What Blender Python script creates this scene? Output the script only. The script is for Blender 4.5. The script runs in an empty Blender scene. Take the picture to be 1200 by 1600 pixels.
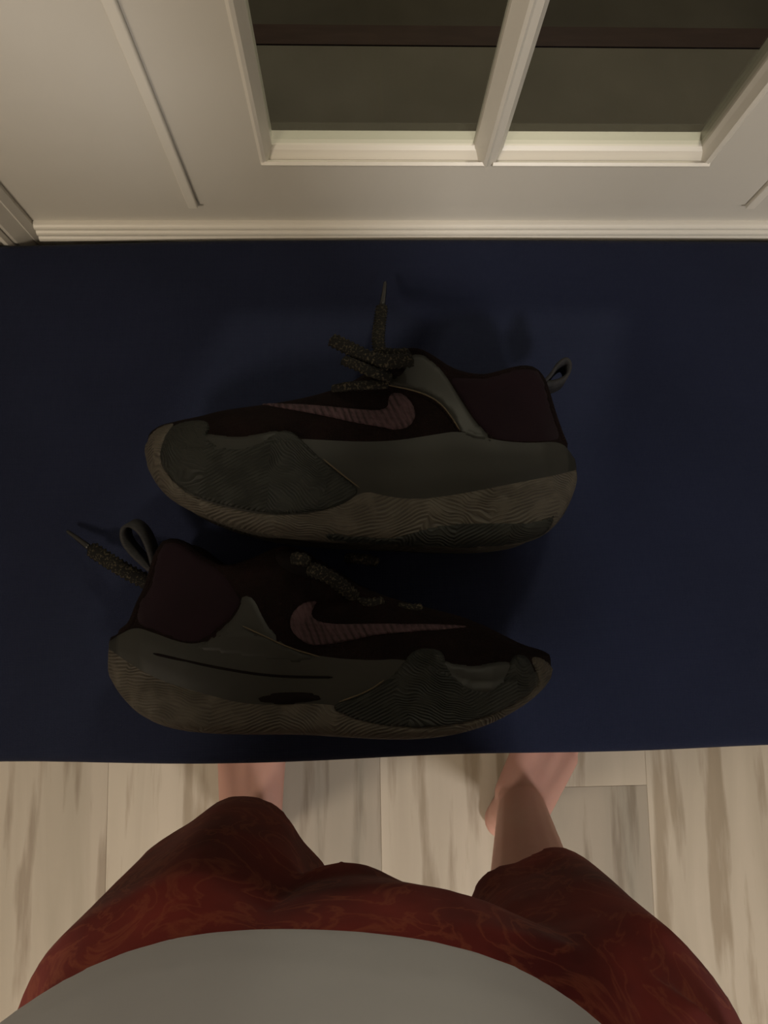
import bpy, bmesh, math, random
import numpy as np
from mathutils import Vector, Matrix
from mathutils.geometry import delaunay_2d_cdt
random.seed(4)
S = bpy.context.scene
C = S.collection

# ------------------------------------------------------------------ camera
F, CX, CY = 1200.0, 600.0, 800.0
CAM = np.array([0.0, 0.0, 1.32])
_d = np.array([(560 - CX) / F, -(950 - CY) / F, -1.0]); _d /= np.linalg.norm(_d)
_z = -_d
_x = np.array([1.0, 0, 0]); _x -= _z * _x.dot(_z); _x /= np.linalg.norm(_x)
_y = np.cross(_z, _x)
_a = math.radians(1.0)
_x, _y = math.cos(_a) * _x + math.sin(_a) * _y, -math.sin(_a) * _x + math.cos(_a) * _y
M3 = np.array([_x, _y, _z])
cam_d = bpy.data.cameras.new('camera'); cam = bpy.data.objects.new('camera', cam_d); C.objects.link(cam)
cam_d.sensor_fit = 'VERTICAL'; cam_d.sensor_height = 24.0; cam_d.lens = 24.0 * F / 1600.0
cam_d.clip_start = 0.01
mw = Matrix([list(r) for r in M3]).to_4x4(); mw.translation = Vector(CAM)
cam.matrix_world = mw
S.camera = cam

# ------------------------------------------------------------------ world, lights, exposure
W = bpy.data.worlds.new('night'); S.world = W; W.use_nodes = True
W.node_tree.nodes['Background'].inputs[0].default_value = (0.5, 0.6, 0.8, 1)
W.node_tree.nodes['Background'].inputs[1].default_value = 0.004
S.view_settings.view_transform = 'Standard'; S.view_settings.look = 'None'
S.view_settings.gamma = 1; S.view_settings.use_curve_mapping = False
S.view_settings.exposure = 0.0


def area(name, loc, size, power, col, aim=None):
    l = bpy.data.lights.new(name, 'AREA'); l.shape = 'DISK'; l.size = size; l.energy = power; l.color = col
    o = bpy.data.objects.new(name, l); C.objects.link(o); o.location = loc
    if aim is not None:
        o.rotation_euler = (Vector(aim) - Vector(loc)).to_track_quat('-Z', 'Y').to_euler()
    return o


area('lamp_light', (-1.10, -1.20, 2.40), 0.42, 23, (1.0, 0.85, 0.67))
area('lamp_light', (.62, -1.38, 2.40), 0.30, 27, (1.0, 0.94, 0.88))
area('porch_fill', (0.6, 1.6, 2.3), 0.3, 19.0, (1.0, 0.87, 0.70), (0.1, 0.8, 0))  # added fill, no lamp there; brightens the porch behind the glass


def px(u, v, z):                       # reference pixel -> point on the level z
    r = M3 @ np.array([(u - CX) / F, -(v - CY) / F, -1.0])
    return CAM + r * (z - CAM[2]) / r[2]


# ------------------------------------------------------------------ material helpers
def mat(name, col, rough=0.6, spec=0.3, noise=None, bump=None, metallic=0, sub=0, sheen=0):
    """noise=(scale, second colour, detail, stretch xyz); bump=(scale, strength, distance)"""
    m = bpy.data.materials.new(name); m.use_nodes = True
    t = m.node_tree; b = t.nodes['Principled BSDF']
    b.inputs['Base Color'].default_value = (*col, 1); b.inputs['Roughness'].default_value = rough
    b.inputs['Specular IOR Level'].default_value = spec; b.inputs['Metallic'].default_value = metallic
    if sub:
        b.inputs['Subsurface Weight'].default_value = sub; b.inputs['Subsurface Radius'].default_value = (.012, .005, .003)
        b.inputs['Subsurface Scale'].default_value = 1.0
    if sheen:
        b.inputs['Sheen Weight'].default_value = sheen
    tc = t.nodes.new('ShaderNodeTexCoord')
    if noise:
        mp = t.nodes.new('ShaderNodeMapping'); mp.inputs['Scale'].default_value = noise[3]
        n = t.nodes.new('ShaderNodeTexNoise'); n.inputs['Scale'].default_value = noise[0]; n.inputs['Detail'].default_value = noise[2]
        r = t.nodes.new('ShaderNodeValToRGB')
        r.color_ramp.elements[0].position = .35; r.color_ramp.elements[1].position = .68
        r.color_ramp.elements[0].color = (*col, 1); r.color_ramp.elements[1].color = (*noise[1], 1)
        t.links.new(tc.outputs['Object'], mp.inputs[0]); t.links.new(mp.outputs[0], n.inputs['Vector'])
        t.links.new(n.outputs['Fac'], r.inputs[0]); t.links.new(r.outputs[0], b.inputs['Base Color'])
    if bump:
        n2 = t.nodes.new('ShaderNodeTexNoise'); n2.inputs['Scale'].default_value = bump[0]; n2.inputs['Detail'].default_value = 3
        bp = t.nodes.new('ShaderNodeBump'); bp.inputs['Strength'].default_value = bump[1]; bp.inputs['Distance'].default_value = bump[2]
        t.links.new(tc.outputs['Object'], n2.inputs['Vector']); t.links.new(n2.outputs['Fac'], bp.inputs['Height'])
        t.links.new(bp.outputs[0], b.inputs['Normal'])
    return m


def weave(m, scale, strength, dist):
    """woven bump from two crossed waves, added to a material"""
    t = m.node_tree; b = t.nodes['Principled BSDF']; tc = t.nodes.new('ShaderNodeTexCoord')
    ws = []
    for d in ('X', 'Y'):
        w = t.nodes.new('ShaderNodeTexWave'); w.bands_direction = d; w.inputs['Scale'].default_value = scale
        w.inputs['Distortion'].default_value = .6; t.links.new(tc.outputs['Object'], w.inputs[0]); ws.append(w)
    mx = t.nodes.new('ShaderNodeMath'); mx.operation = 'MULTIPLY'
    t.links.new(ws[0].outputs['Fac'], mx.inputs[0]); t.links.new(ws[1].outputs['Fac'], mx.inputs[1])
    bp = t.nodes.new('ShaderNodeBump'); bp.inputs['Strength'].default_value = strength; bp.inputs['Distance'].default_value = dist
    t.links.new(mx.outputs[0], bp.inputs['Height']); t.links.new(bp.outputs[0], b.inputs['Normal'])
    return m


def grooved(name, col, dark, pitch, slope, run, rough=.62, depth=.0012, lo=.10, hi=.55, wob=1.0):
    """rubber or knit with fine zigzag grooves: relief, and the darker colour down in them"""
    m = bpy.data.materials.new(name); m.use_nodes = True
    t = m.node_tree; b = t.nodes['Principled BSDF']; b.inputs['Roughness'].default_value = rough
    b.inputs['Specular IOR Level'].default_value = .25
    def math_(op, a, c=None, d=None):
        n = t.nodes.new('ShaderNodeMath'); n.operation = op
        for k, v in enumerate((a, c, d)):
            if v is None: continue
            if isinstance(v, (int, float)): n.inputs[k].default_value = v
            else: t.links.new(v, n.inputs[k])
        return n.outputs[0]
    tc = t.nodes.new('ShaderNodeTexCoord'); sp = t.nodes.new('ShaderNodeSeparateXYZ'); t.links.new(tc.outputs['Object'], sp.inputs[0])
    nz = t.nodes.new('ShaderNodeTexNoise'); nz.inputs['Scale'].default_value = 22; nz.inputs['Detail'].default_value = 2
    t.links.new(tc.outputs['Object'], nz.inputs[0])
    xw = math_('MULTIPLY_ADD', nz.outputs[0], .05 * wob, sp.outputs[0])
    pp = math_('PINGPONG', math_('ADD', xw, 2.0), run)
    yy = math_('MULTIPLY_ADD', pp, slope, math_('MULTIPLY_ADD', nz.outputs[0], .030 * wob, math_('ADD', sp.outputs[1], 2.0)))
    w = math_('MULTIPLY', math_('PINGPONG', math_('DIVIDE', yy, pitch), .5), 2.0)
    n = t.nodes.new('ShaderNodeTexNoise'); n.inputs['Scale'].default_value = 70; n.inputs['Detail'].default_value = 4
    t.links.new(tc.outputs['Object'], n.inputs[0])
    fade = t.nodes.new('ShaderNodeTexNoise'); fade.inputs['Scale'].default_value = 75
    t.links.new(tc.outputs['Object'], fade.inputs[0])
    fd = math_('MULTIPLY', math_('SUBTRACT', fade.outputs[0], .40), 3.0); w = math_('MAXIMUM', w, math_('MINIMUM', math_('MAXIMUM', fd, 0.0), .8))
    r = t.nodes.new('ShaderNodeValToRGB'); r.color_ramp.elements[0].position = lo; r.color_ramp.elements[1].position = hi
    r.color_ramp.elements[0].color = (*dark, 1); r.color_ramp.elements[1].color = (*col, 1)  # darker colour paints groove shade in rubber, base yarn in knit
    bp = t.nodes.new('ShaderNodeBump'); bp.inputs['Strength'].default_value = .7; bp.inputs['Distance'].default_value = depth
    mix = t.nodes.new('ShaderNodeMixRGB'); mix.blend_type = 'MULTIPLY'; mix.inputs[0].default_value = .45
    t.links.new(w, r.inputs[0]); t.links.new(r.outputs[0], mix.inputs[1]); t.links.new(n.outputs['Fac'], mix.inputs[2])
    t.links.new(mix.outputs[0], b.inputs['Base Color'])
    t.links.new(w, bp.inputs['Height']); t.links.new(bp.outputs[0], b.inputs['Normal'])
    return m


# ------------------------------------------------------------------ materials
M_navy = weave(mat('navy_cloth', (.0112, .0148, .034), .85, .10, (9, (.013, .017, .0395), 3, (1, 1, 1)), sheen=.04), 260, .35, .0005)
M_white = mat('white_paint', (.61, .585, .525), .42, .4, (7, (.65, .625, .57), 4, (1, 1, .4)), (38, .12, .0015))
M_bead = mat('lighter_white_paint', (.74, .71, .64), .35, .45, bump=(60, .1, .001))  # lighter than the door's white, for beads and mouldings
M_wall = mat('wall_paint', (.58, .55, .49), .7, .2, bump=(90, .1, .001))
M_ceil = mat('ceiling_paint', (.7, .68, .63), .8, .1)
M_darkwood = mat('dark_wood', (.035, .022, .015), .5, .3, (12, (.05, .03, .02), 4, (1, 8, 8)))
M_porch = mat('porch_concrete', (.16, .145, .115), .85, .2, (5, (.20, .18, .145), 5, (1, 1, 1)), (50, .3, .002))
M_edge = mat('porch_edge_board', (.05, .028, .02), .6, .3, (14, (.065, .037, .027), 4, (1, 8, 8)))
M_soil = mat('night_ground', (.10, .088, .068), .95, .1, (6, (.13, .115, .09), 5, (1, 1, 1)))
M_taupe = grooved('taupe_outsole_rubber', (.066, .057, .044), (.036, .030, .023), .0023, .30, .047)
M_oliveg = grooved('grooved_olive_rubber', (.0105, .0118, .0092), (.0050, .0056, .0045), .0024, .50, .041)
M_olive = mat('smooth_olive_foam', (.0085, .0088, .0070), .52, .28, (14, (.0108, .0110, .0086), 3, (1, 2, 2)), (120, .12, .0006))
M_knit = weave(mat('dark_maroon_knit', (.0042, .0018, .0016), .9, .1, (60, (.0070, .0028, .0025), 3, (1, 1, 1))), 380, .8, .001)
M_heel = weave(mat('plum_heel_mesh', (.0060, .0022, .0038), .92, .1, (30, (.0078, .0028, .0048), 3, (1, 1, 1)), sheen=.03), 520, .4, .0004)
M_swoosh = grooved('dusty_pink_knit', (.066, .037, .043), (.016, .008, .009), .0105, 2.3, 3.0, .85, .002, .05, .75, .12)
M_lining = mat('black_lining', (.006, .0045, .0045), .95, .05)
M_lace = mat('dark_lace', (.006, .0055, .005), .85, .15, (620, (.045, .038, .025), 1, (1, 1, 1)))
M_lace.node_tree.nodes['Color Ramp'].color_ramp.elements[0].position = .54
M_lace.node_tree.nodes['Color Ramp'].color_ramp.elements[1].position = .66
M_aglet = mat('clear_aglet', (.009, .009, .009), .3, .4)
M_tab = mat('grey_webbing', (.015, .0145, .016), .7, .2, (260, (.026, .025, .026), 1, (1, 6, 1)))
M_seam = mat('olive_thread', (.065, .05, .03), .7, .2)
M_skin = mat('skin', (.60, .355, .30), .55, .3, (9, (.57, .31, .265), 3, (1, 1, 1)), (160, .15, .0006), sub=.12)
M_nail = mat('toenail', (.62, .40, .33), .3, .5)
M_hair = mat('brown_hair', (.035, .02, .012), .6, .3, (120, (.06, .035, .02), 2, (1, 1, .1)))
M_shirt = mat('grey_jersey', (.355, .353, .372), .9, .1, (5, (.385, .383, .402), 3, (1, 1, 1)), (7, .35, .02), sheen=.1)
M_eye = mat('eye', (.6, .58, .55), .2, .5)
M_lip = mat('lip', (.42, .15, .13), .5, .3)


def red_cloth():
    m = mat('red_shorts_cloth', (.075, .010, .008), .8, .15, sheen=.05)
    t = m.node_tree; b = t.nodes['Principled BSDF']; tc = t.nodes.new('ShaderNodeTexCoord')
    n = t.nodes.new('ShaderNodeTexNoise'); n.inputs['Scale'].default_value = 10; n.inputs['Detail'].default_value = 4
    r = t.nodes.new('ShaderNodeValToRGB'); e = r.color_ramp.elements
    e[0].position = .35; e[0].color = (.085, .008, .008, 1); e[1].position = .72; e[1].color = (.21, .027, .020, 1)
    n2 = t.nodes.new('ShaderNodeTexNoise'); n2.inputs['Scale'].default_value = 16; n2.inputs['Detail'].default_value = 6
    n2.inputs['Distortion'].default_value = 1.6
    r2 = t.nodes.new('ShaderNodeValToRGB'); e = r2.color_ramp.elements
    e[0].position = .465; e[0].color = (0, 0, 0, 1); e[1].position = .5; e[1].color = (1, 1, 1, 1)
    x = e.new(.54); x.color = (0, 0, 0, 1)
    mx = t.nodes.new('ShaderNodeMixRGB'); mx.inputs[2].default_value = (.30, .085, .04, 1)
    ml = t.nodes.new('ShaderNodeMath'); ml.operation = 'MULTIPLY'; ml.inputs[1].default_value = .38
    for q in (n, n2): t.links.new(tc.outputs['Object'], q.inputs[0])
    t.links.new(n.outputs[0], r.inputs[0]); t.links.new(n2.outputs[0], r2.inputs[0])
    t.links.new(r2.outputs[0], ml.inputs[0]); t.links.new(ml.outputs[0], mx.inputs[0]); t.links.new(r.outputs[0], mx.inputs[1])
    t.links.new(mx.outputs[0], b.inputs['Base Color'])
    return m


M_red = red_cloth()


def plank_mat(name, c1, c2, knot):
    m = bpy.data.materials.new(name); m.use_nodes = True
    t = m.node_tree; b = t.nodes['Principled BSDF']; b.inputs['Roughness'].default_value = .5; b.inputs['Specular IOR Level'].default_value = .3
    tc = t.nodes.new('ShaderNodeTexCoord'); oi = t.nodes.new('ShaderNodeObjectInfo')
    ad = t.nodes.new('ShaderNodeVectorMath'); ad.operation = 'ADD'
    sc = t.nodes.new('ShaderNodeMath'); sc.operation = 'MULTIPLY'; sc.inputs[1].default_value = 37
    mp = t.nodes.new('ShaderNodeMapping'); mp.inputs['Scale'].default_value = (6, .6, 1)
    n = t.nodes.new('ShaderNodeTexNoise'); n.inputs['Scale'].default_value = 2.4; n.inputs['Detail'].default_value = 6; n.inputs['Distortion'].default_value = .9
    r = t.nodes.new('ShaderNodeValToRGB'); e = r.color_ramp.elements
    e[0].position = .33; e[0].color = (*c2, 1); e[1].position = .62; e[1].color = (*c1, 1)
    n2 = t.nodes.new('ShaderNodeTexNoise'); n2.inputs['Scale'].default_value = 6; n2.inputs['Detail'].default_value = 8
    mp2 = t.nodes.new('ShaderNodeMapping'); mp2.inputs['Scale'].default_value = (5, .5, 1)
    r2 = t.nodes.new('ShaderNodeValToRGB'); e = r2.color_ramp.elements
    e[0].position = .36; e[0].color = (*knot, 1); e[1].position = .47; e[1].color = (1, 1, 1, 1)
    mx = t.nodes.new('ShaderNodeMixRGB'); mx.blend_type = 'MULTIPLY'; mx.inputs[0].default_value = .85
    t.links.new(oi.outputs['Random'], sc.inputs[0]); t.links.new(tc.outputs['Object'], ad.inputs[0]); t.links.new(sc.outputs[0], ad.inputs[1])
    t.links.new(ad.outputs[0], mp.inputs[0]); t.links.new(mp.outputs[0], n.inputs[0]); t.links.new(n.outputs[0], r.inputs[0])
    t.links.new(ad.outputs[0], mp2.inputs[0]); t.links.new(mp2.outputs[0], n2.inputs[0]); t.links.new(n2.outputs[0], r2.inputs[0])
    t.links.new(r.outputs[0], mx.inputs[1]); t.links.new(r2.outputs[0], mx.inputs[2]); t.links.new(mx.outputs[0], b.inputs['Base Color'])
    bp = t.nodes.new('ShaderNodeBump'); bp.inputs['Strength'].default_value = .15; bp.inputs['Distance'].default_value = .001
    t.links.new(n.outputs[0], bp.inputs['Height']); t.links.new(bp.outputs[0], b.inputs['Normal'])
    return m


M_pl = [plank_mat('oak_light', (.465, .41, .335), (.40, .35, .28), (.62, .57, .5)),
        plank_mat('oak_mid', (.39, .34, .275), (.32, .28, .22), (.6, .55, .5)),
        plank_mat('oak_grey', (.325, .285, .232), (.26, .235, .19), (.6, .55, .5))]
mg = bpy.data.materials.new('window_glass'); mg.use_nodes = True
t = mg.node_tree; t.nodes.remove(t.nodes['Principled BSDF'])
gl = t.nodes.new('ShaderNodeBsdfGlossy'); gl.inputs['Roughness'].default_value = .02
tr = t.nodes.new('ShaderNodeBsdfTransparent'); tr.inputs[0].default_value = (.86, .88, .84, 1)
fr = t.nodes.new('ShaderNodeFresnel'); fr.inputs[0].default_value = 1.45
ge = t.nodes.new('ShaderNodeNewGeometry'); mi = t.nodes.new('ShaderNodeMath'); mi.operation = 'MULTIPLY_ADD'
mi.inputs[1].default_value = 1 / 1.45 - 1.45; mi.inputs[2].default_value = 1.45
t.links.new(ge.outputs['Backfacing'], mi.inputs[0]); t.links.new(mi.outputs[0], fr.inputs[0])   # same reflectance going in and out
ms = t.nodes.new('ShaderNodeMixShader')
t.links.new(fr.outputs[0], ms.inputs[0]); t.links.new(tr.outputs[0], ms.inputs[1]); t.links.new(gl.outputs[0], ms.inputs[2])
t.links.new(ms.outputs[0], t.nodes['Material Output'].inputs[0])
me = bpy.data.materials.new('lamp_diffuser'); me.use_nodes = True
me.node_tree.nodes['Principled BSDF'].inputs['Emission Color'].default_value = (1, .85, .62, 1)
me.node_tree.nodes['Principled BSDF'].inputs['Emission Strength'].default_value = 1.5


# ------------------------------------------------------------------ object helpers
def link(name, bm, m, parent=None, smooth=False, normals=True):
    if normals: bmesh.ops.recalc_face_normals(bm, faces=bm.faces)
    d = bpy.data.meshes.new(name); bm.to_mesh(d); bm.free()
    d.materials.append(m)
    if smooth: d.polygons.foreach_set('use_smooth', [True] * len(d.polygons))
    o = bpy.data.objects.new(name, d); C.objects.link(o)
    if parent: o.parent = parent
    return o


def empty(name, loc, label=None, cat=None, group=None, kind=None):
    o = bpy.data.objects.new(name, None); C.objects.link(o); o.location = loc; o.empty_display_size = .05
    if label: o['label'] = label
    if cat: o['category'] = cat
    if group: o['group'] = group
    if kind: o['kind'] = kind
    return o


def box(bm, x0, x1, y0, y1, z0, z1, bev=0):
    b2 = bmesh.new()
    v = [b2.verts.new(p) for p in [(x0, y0, z0), (x1, y0, z0), (x1, y1, z0), (x0, y1, z0), (x0, y0, z1), (x1, y0, z1), (x1, y1, z1), (x0, y1, z1)]]
    for f in ((3, 2, 1, 0), (4, 5, 6, 7), (0, 1, 5, 4), (1, 2, 6, 5), (2, 3, 7, 6), (3, 0, 4, 7)): b2.faces.new([v[i] for i in f])
    if bev: bmesh.ops.bevel(b2, geom=list(b2.edges), offset=bev, segments=2, affect='EDGES', profile=.5)
    tmp = bpy.data.meshes.new('t'); b2.to_mesh(tmp); b2.free(); bm.from_mesh(tmp); bpy.data.meshes.remove(tmp)


def boxo(name, m, parent, *a, bev=0):
    bm = bmesh.new(); box(bm, *a, bev=bev); return link(name, bm, m, parent)


def struct(o):
    o['kind'] = 'structure'; return o


def loft(bm, rings, closed=True, caps=True):
    vs = [[bm.verts.new(p) for p in r] for r in rings]
    n = len(rings[0])
    for a, b in zip(vs, vs[1:]):
        for i in range(n if closed else n - 1):
            j = (i + 1) % n
            try: bm.faces.new((a[i], a[j], b[j], b[i]))
            except ValueError: pass
    if caps and closed:
        bm.faces.new(vs[0][::-1]); bm.faces.new(vs[-1])
    return vs


def prism(bm, prof, p0, p1, mitre0=0, mitre1=0):
    """sweep a closed profile [(across, out)] from p0 to p1; out = -Y.  Ends can be mitred."""
    p0, p1 = Vector(p0), Vector(p1); d = (p1 - p0).normalized(); out = Vector((0, -1, 0)); ac = out.cross(d)
    r = [[p0 + ac * a + out * o + d * (a * mitre0) for a, o in prof], [p1 + ac * a + out * o + d * (a * mitre1) for a, o in prof]]
    loft(bm, r)


# ------------------------------------------------------------------ the setting
fl = struct(empty('floor', (0, 0, 0)))
boxo('subfloor', M_darkwood, fl, -1.9, 1.9, -2.2, .33, -.06, -.009)
PW = .2235; X0 = -.4145
shared = {}
TH = random.Random(3)
cols = {-2: 1, -1: 1, 0: 0, 1: 2, 2: 0, 3: 0, 4: 0}
for k in range(-7, 11):
    # the end joint seen right of the right foot lies in column 3
    y = -.303 - 2 * 1.22 if k == 3 else -2.2 - TH.uniform(0, .4)
    lastc = -1
    while y < .33:
        y0, y1 = max(y, -2.2), min(y + 1.22, .33)
        if y1 - y0 > .02 and X0 + k * PW < 1.88:
            key = (round(y1 - y0, 4),)
            tone = cols.get(k, TH.choice([0, 1, 2]))
            if k == 3: tone = 0 if y1 > 0 else 2
            elif y1 < -.9 or y0 > -.1: tone = TH.choice([0, 1, 2])
            bm = bmesh.new(); box(bm, 0.0001, PW - .0001, 0, y1 - y0 - .0002, -.009, 0)
            bmesh.ops.bevel(bm, geom=[e for e in bm.edges if all(v.co.z > -.001 for v in e.verts)], offset=.0005, segments=1, affect='EDGES')
            o = link('plank', bm, M_pl[tone], fl); o.location = (X0 + k * PW, y0, 0)
        y += 1.22
ceil = struct(boxo('ceiling', M_ceil, None, -1.9, 1.9, -2.2, .33, 2.45, 2.5))
for nm, a in (('wall_left', (-1.95, -1.9, -2.2, .33, 0, 2.45)), ('wall_right', (1.9, 1.95, -2.2, .33, 0, 2.45)), ('wall_front', (-1.95, 1.95, -2.25, -2.2, 0, 2.45))):
    struct(boxo(nm, M_wall, None, *a))
YF = .318                                            # face of the door's field
KD, KG = YF / .310, (YF + .008) / .310               # measured on the plane y = .310
DL, DR, DT = -.2553 * KD, .4650 * KD, 2.03
wb = bmesh.new()
box(wb, -1.9, DL - .06, YF + .002, YF + .05, 0, 2.45); box(wb, DR + .06, 1.9, YF + .002, YF + .05, 0, 2.45); box(wb, DL - .06, DR + .06, YF + .002, YF + .05, DT + .06, 2.45)
struct(link('wall_back', wb, M_wall))
# lamps in the ceiling (behind the photographer)
for i, (x, y, lb) in enumerate(((-1.10, -1.20, 'round warm ceiling light over the left side of the room'), (.62, -1.38, 'round warm ceiling light over the right side of the room'))):
    L = empty('ceiling_light', (x, y, 2.45), lb, 'ceiling light', 'round ceiling lights')
    bm = bmesh.new(); rr = [[(r * math.cos(a), r * math.sin(a), z) for a in [2 * math.pi * k / 32 for k in range(32)]] for r, z in ((.16, 0), (.16, -.02), (.14, -.024))]
    loft(bm, rr); link('rim', bm, M_white, L)
    bm = bmesh.new(); rr = [[(r * math.cos(a), r * math.sin(a), z) for a in [2 * math.pi * k / 32 for k in range(32)]] for r, z in ((.135, -.024), (.13, -.034), (.10, -.038))]
    loft(bm, rr); link('diffuser', bm, me, L, True)

# ---- the white door with its glazed panel
door = struct(empty('door_1', (0, 0, 0)))
GX0, GM0, GM1, GX1 = -.0540 * KG, .0820 * KG, .1033 * KG, .2390 * KG
GZ = 1.32 - (1.32 - .8375) * KG
BX0, BX1, BZ = -.0640 * KD, .2530 * KD, 1.32 - (1.32 - .8170) * KD      # glass openings
FX0, FX1, FZ = -.1180 * KD, .3062 * KD, 1.32 - (1.32 - .7633) * KD
SZ = 1.32 - (1.32 - .7338) * KD                              # raised board round the glass
ZT = 1.86
# field of the door left and right of the raised board, and the strip below it
bm = bmesh.new()
box(bm, DL, FX0 + .02, YF, YF + .030, SZ - .003, DT); box(bm, FX1 - .02, DR, YF, YF + .030, SZ - .003, DT)
box(bm, FX0 + .02, FX1 - .02, YF, YF + .020, SZ - .003, FZ + .012); box(bm, FX0 + .02, FX1 - .02, YF, YF + .030, ZT, DT)
link('door_leaf', bm, M_white, door)
YB = YF - .0022
boxo('stile', M_white, door, FX0, BX0, YB, YF + .03, FZ, ZT)
boxo('stile', M_white, door, BX1, FX1, YB, YF + .03, FZ, ZT)
boxo('rail', M_white, door, BX0, BX1, YB, YF + .020, FZ, BZ)
boxo('rail', M_white, door, BX0, BX1, YB, YF + .020, 1.78, ZT)
# thin vertical beads at the edge of the raised board
for x in (FX0 - .0078, FX1 + .0005):
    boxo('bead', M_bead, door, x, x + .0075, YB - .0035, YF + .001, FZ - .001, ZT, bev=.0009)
# sloped glazing bead: profile rises from the glass to the board
ZB = 1.78
rails_z = [GZ, 1.135, 1.43, ZB]
for (xo, xi, sd) in ((BX0, GX0, 1), (BX1, GX1, -1)):
    bm = bmesh.new(); wv = abs(xi - xo)
    pr = [(0, .020), (0, -.0005), (.0022, -.0018), (.0045, -.0008), (wv * .8, .005), (wv, .0085), (wv, .020)]
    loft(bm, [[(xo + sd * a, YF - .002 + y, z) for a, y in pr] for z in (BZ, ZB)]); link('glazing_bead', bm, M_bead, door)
# bottom beads (wider, they catch the light)
def hbead(x0, x1, ztop, h=GZ - BZ):
    bm = bmesh.new()
    prof = [(-h, -.020), (-h, .0022), (-h + .003, .0030), (-h + .0045, .0012), (-.008, -.003), (-.002, -.0065), (0, -.009), (0, -.020)]
    r = [[(x, YF - .002 - o, ztop + a) for a, o in prof] for x in (x0, x1)]
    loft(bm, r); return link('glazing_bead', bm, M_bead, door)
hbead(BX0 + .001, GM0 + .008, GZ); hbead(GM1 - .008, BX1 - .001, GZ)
for z in rails_z[1:3]:
    boxo('muntin', M_white, door, GX0, GX1, YF - .003, YF + .014, z - .012, z + .012, bev=.004)
bm = bmesh.new()
prof = [(GM0, .0105), (GM0 + .001, .006), (GM0 + .0075, -.0045), (GM0 + .0095, -.0055), (GM0 + .0115, -.0035), (GM1 - .006, -.002), (GM1 - .001, .006), (GM1, .0105)]
loft(bm, [[(x, YF + y, z) for x, y in prof] for z in (BZ + .001, ZB)])
link('muntin', bm, M_white, door)
for i in range(3):
    za, zb_ = rails_z[i] - .004, rails_z[i + 1]
    for (xa, xb) in ((GX0, GM0), (GM1, GX1)):
        boxo('glass_pane', mg, door, xa - .003, xb + .003, YF + .0085, YF + .0115, za, zb_)
# small nail head on the lower rail
def dome(p, r, m, name, parent, n=(0, -1, 0), fl_=.5):
    bm = bmesh.new(); bmesh.ops.create_uvsphere(bm, u_segments=10, v_segments=6, radius=r)
    bmesh.ops.scale(bm, vec=(1, 1, fl_), verts=bm.verts)
    q = Vector((0, 0, 1)).rotation_difference(Vector(n)).to_matrix()
    bmesh.ops.rotate(bm, matrix=q, verts=bm.verts); bmesh.ops.translate(bm, vec=p, verts=bm.verts)
    return link(name, bm, m, parent, True)
dome((.083, YF - .0002, SZ + .029), .0014, M_darkwood, 'nail_head', door)
# ribbed moulding under the door's field, and the lower leaf
tr1 = struct(empty('trim_1', (0, 0, 0)))
pts = []
for k in range(3):
    for q in range(8):
        th = math.pi * q / 7
        pts.append((SZ + .0005 - k * .0056 - .0028 * (1 - math.cos(th)), .002 + .0030 * math.sin(th) + (k + q / 7) * .0022))
prof = [(pts[0][0], -.02)] + pts + [(pts[-1][0] - .03, pts[-1][1]), (pts[-1][0] - .03, -.02)]
bm = bmesh.new(); loft(bm, [[(x, YF - o, z) for z, o in prof] for x in (DL + .001, DR - .001)])
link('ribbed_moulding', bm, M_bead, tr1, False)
boxo('lower_door_leaf', M_white, door, DL, DR, YF + .002, YF + .030, .012, SZ - .045)
for (xa, xb) in ((-.24, .05), (.12, .41)):
    boxo('raised_panel', M_white, door, xa, xb, YF - .006, YF + .004, .14, .60, bev=.004)
# door casing: left, right and head, each with a rounded outer bead
for nm, x0, sd in (('trim_2', DL, -1), ('trim_3', DR, 1)):
    e = struct(empty(nm, (0, 0, 0))); bm = bmesh.new()
    pr = [(0, .04), (0, -.003), (.005, -.007), (.007, -.006), (.016, -.013), (.019, -.013), (.019, .04)]
    loft(bm, [[(x0 + sd * a, YF + y, z) for a, y in pr] for z in (0, DT + .07)]); link('casing', bm, M_white, e)
    bm = bmesh.new(); pr = [(.0195, .03), (.0195, -.0145), (.0215, -.017), (.025, -.017), (.027, -.0145), (.027, .03)]
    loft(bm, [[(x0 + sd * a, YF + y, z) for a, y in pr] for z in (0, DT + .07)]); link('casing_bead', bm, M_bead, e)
    bm = bmesh.new(); pr = [(.0275, .03), (.0275, -.011), (.075, -.011), (.078, -.008), (.078, .03)]
    loft(bm, [[(x0 + sd * a, YF + y, z) for a, y in pr] for z in (0, DT + .07)]); link('casing_board', bm, M_white, e)
e = struct(empty('trim_4', (0, 0, 0))); boxo('casing', M_white, e, DL, DR, YF - .02, YF + .04, DT + .002, DT + .07, bev=.002)
for nm, a, b in (('baseboard_left', -1.9, DL - .079), ('baseboard_right', DR + .079, 1.9)):
    struct(boxo(nm, M_white, None, a, b, YF - .012, YF + .001, 0, .09, bev=.003))
# what the glass looks out on: a night-time porch
struct(boxo('porch_floor', M_porch, None, -2.2, 2.4, YF + .052, 1.044, -.2, 0))
struct(boxo('porch_edge_board', M_edge, None, -2.2, 2.4, 1.046, 1.086, -.2, .002))
struct(boxo('porch_ground', M_soil, None, -3.5, 3.5, 1.088, 5.5, -.25, -.22))

# ------------------------------------------------------------------ bench
def interp(pts):
    p = sorted(pts); X = np.array([a for a, _ in p]); Y = np.array([b for _, b in p])
    return lambda x: float(np.interp(x, X, Y))


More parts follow.
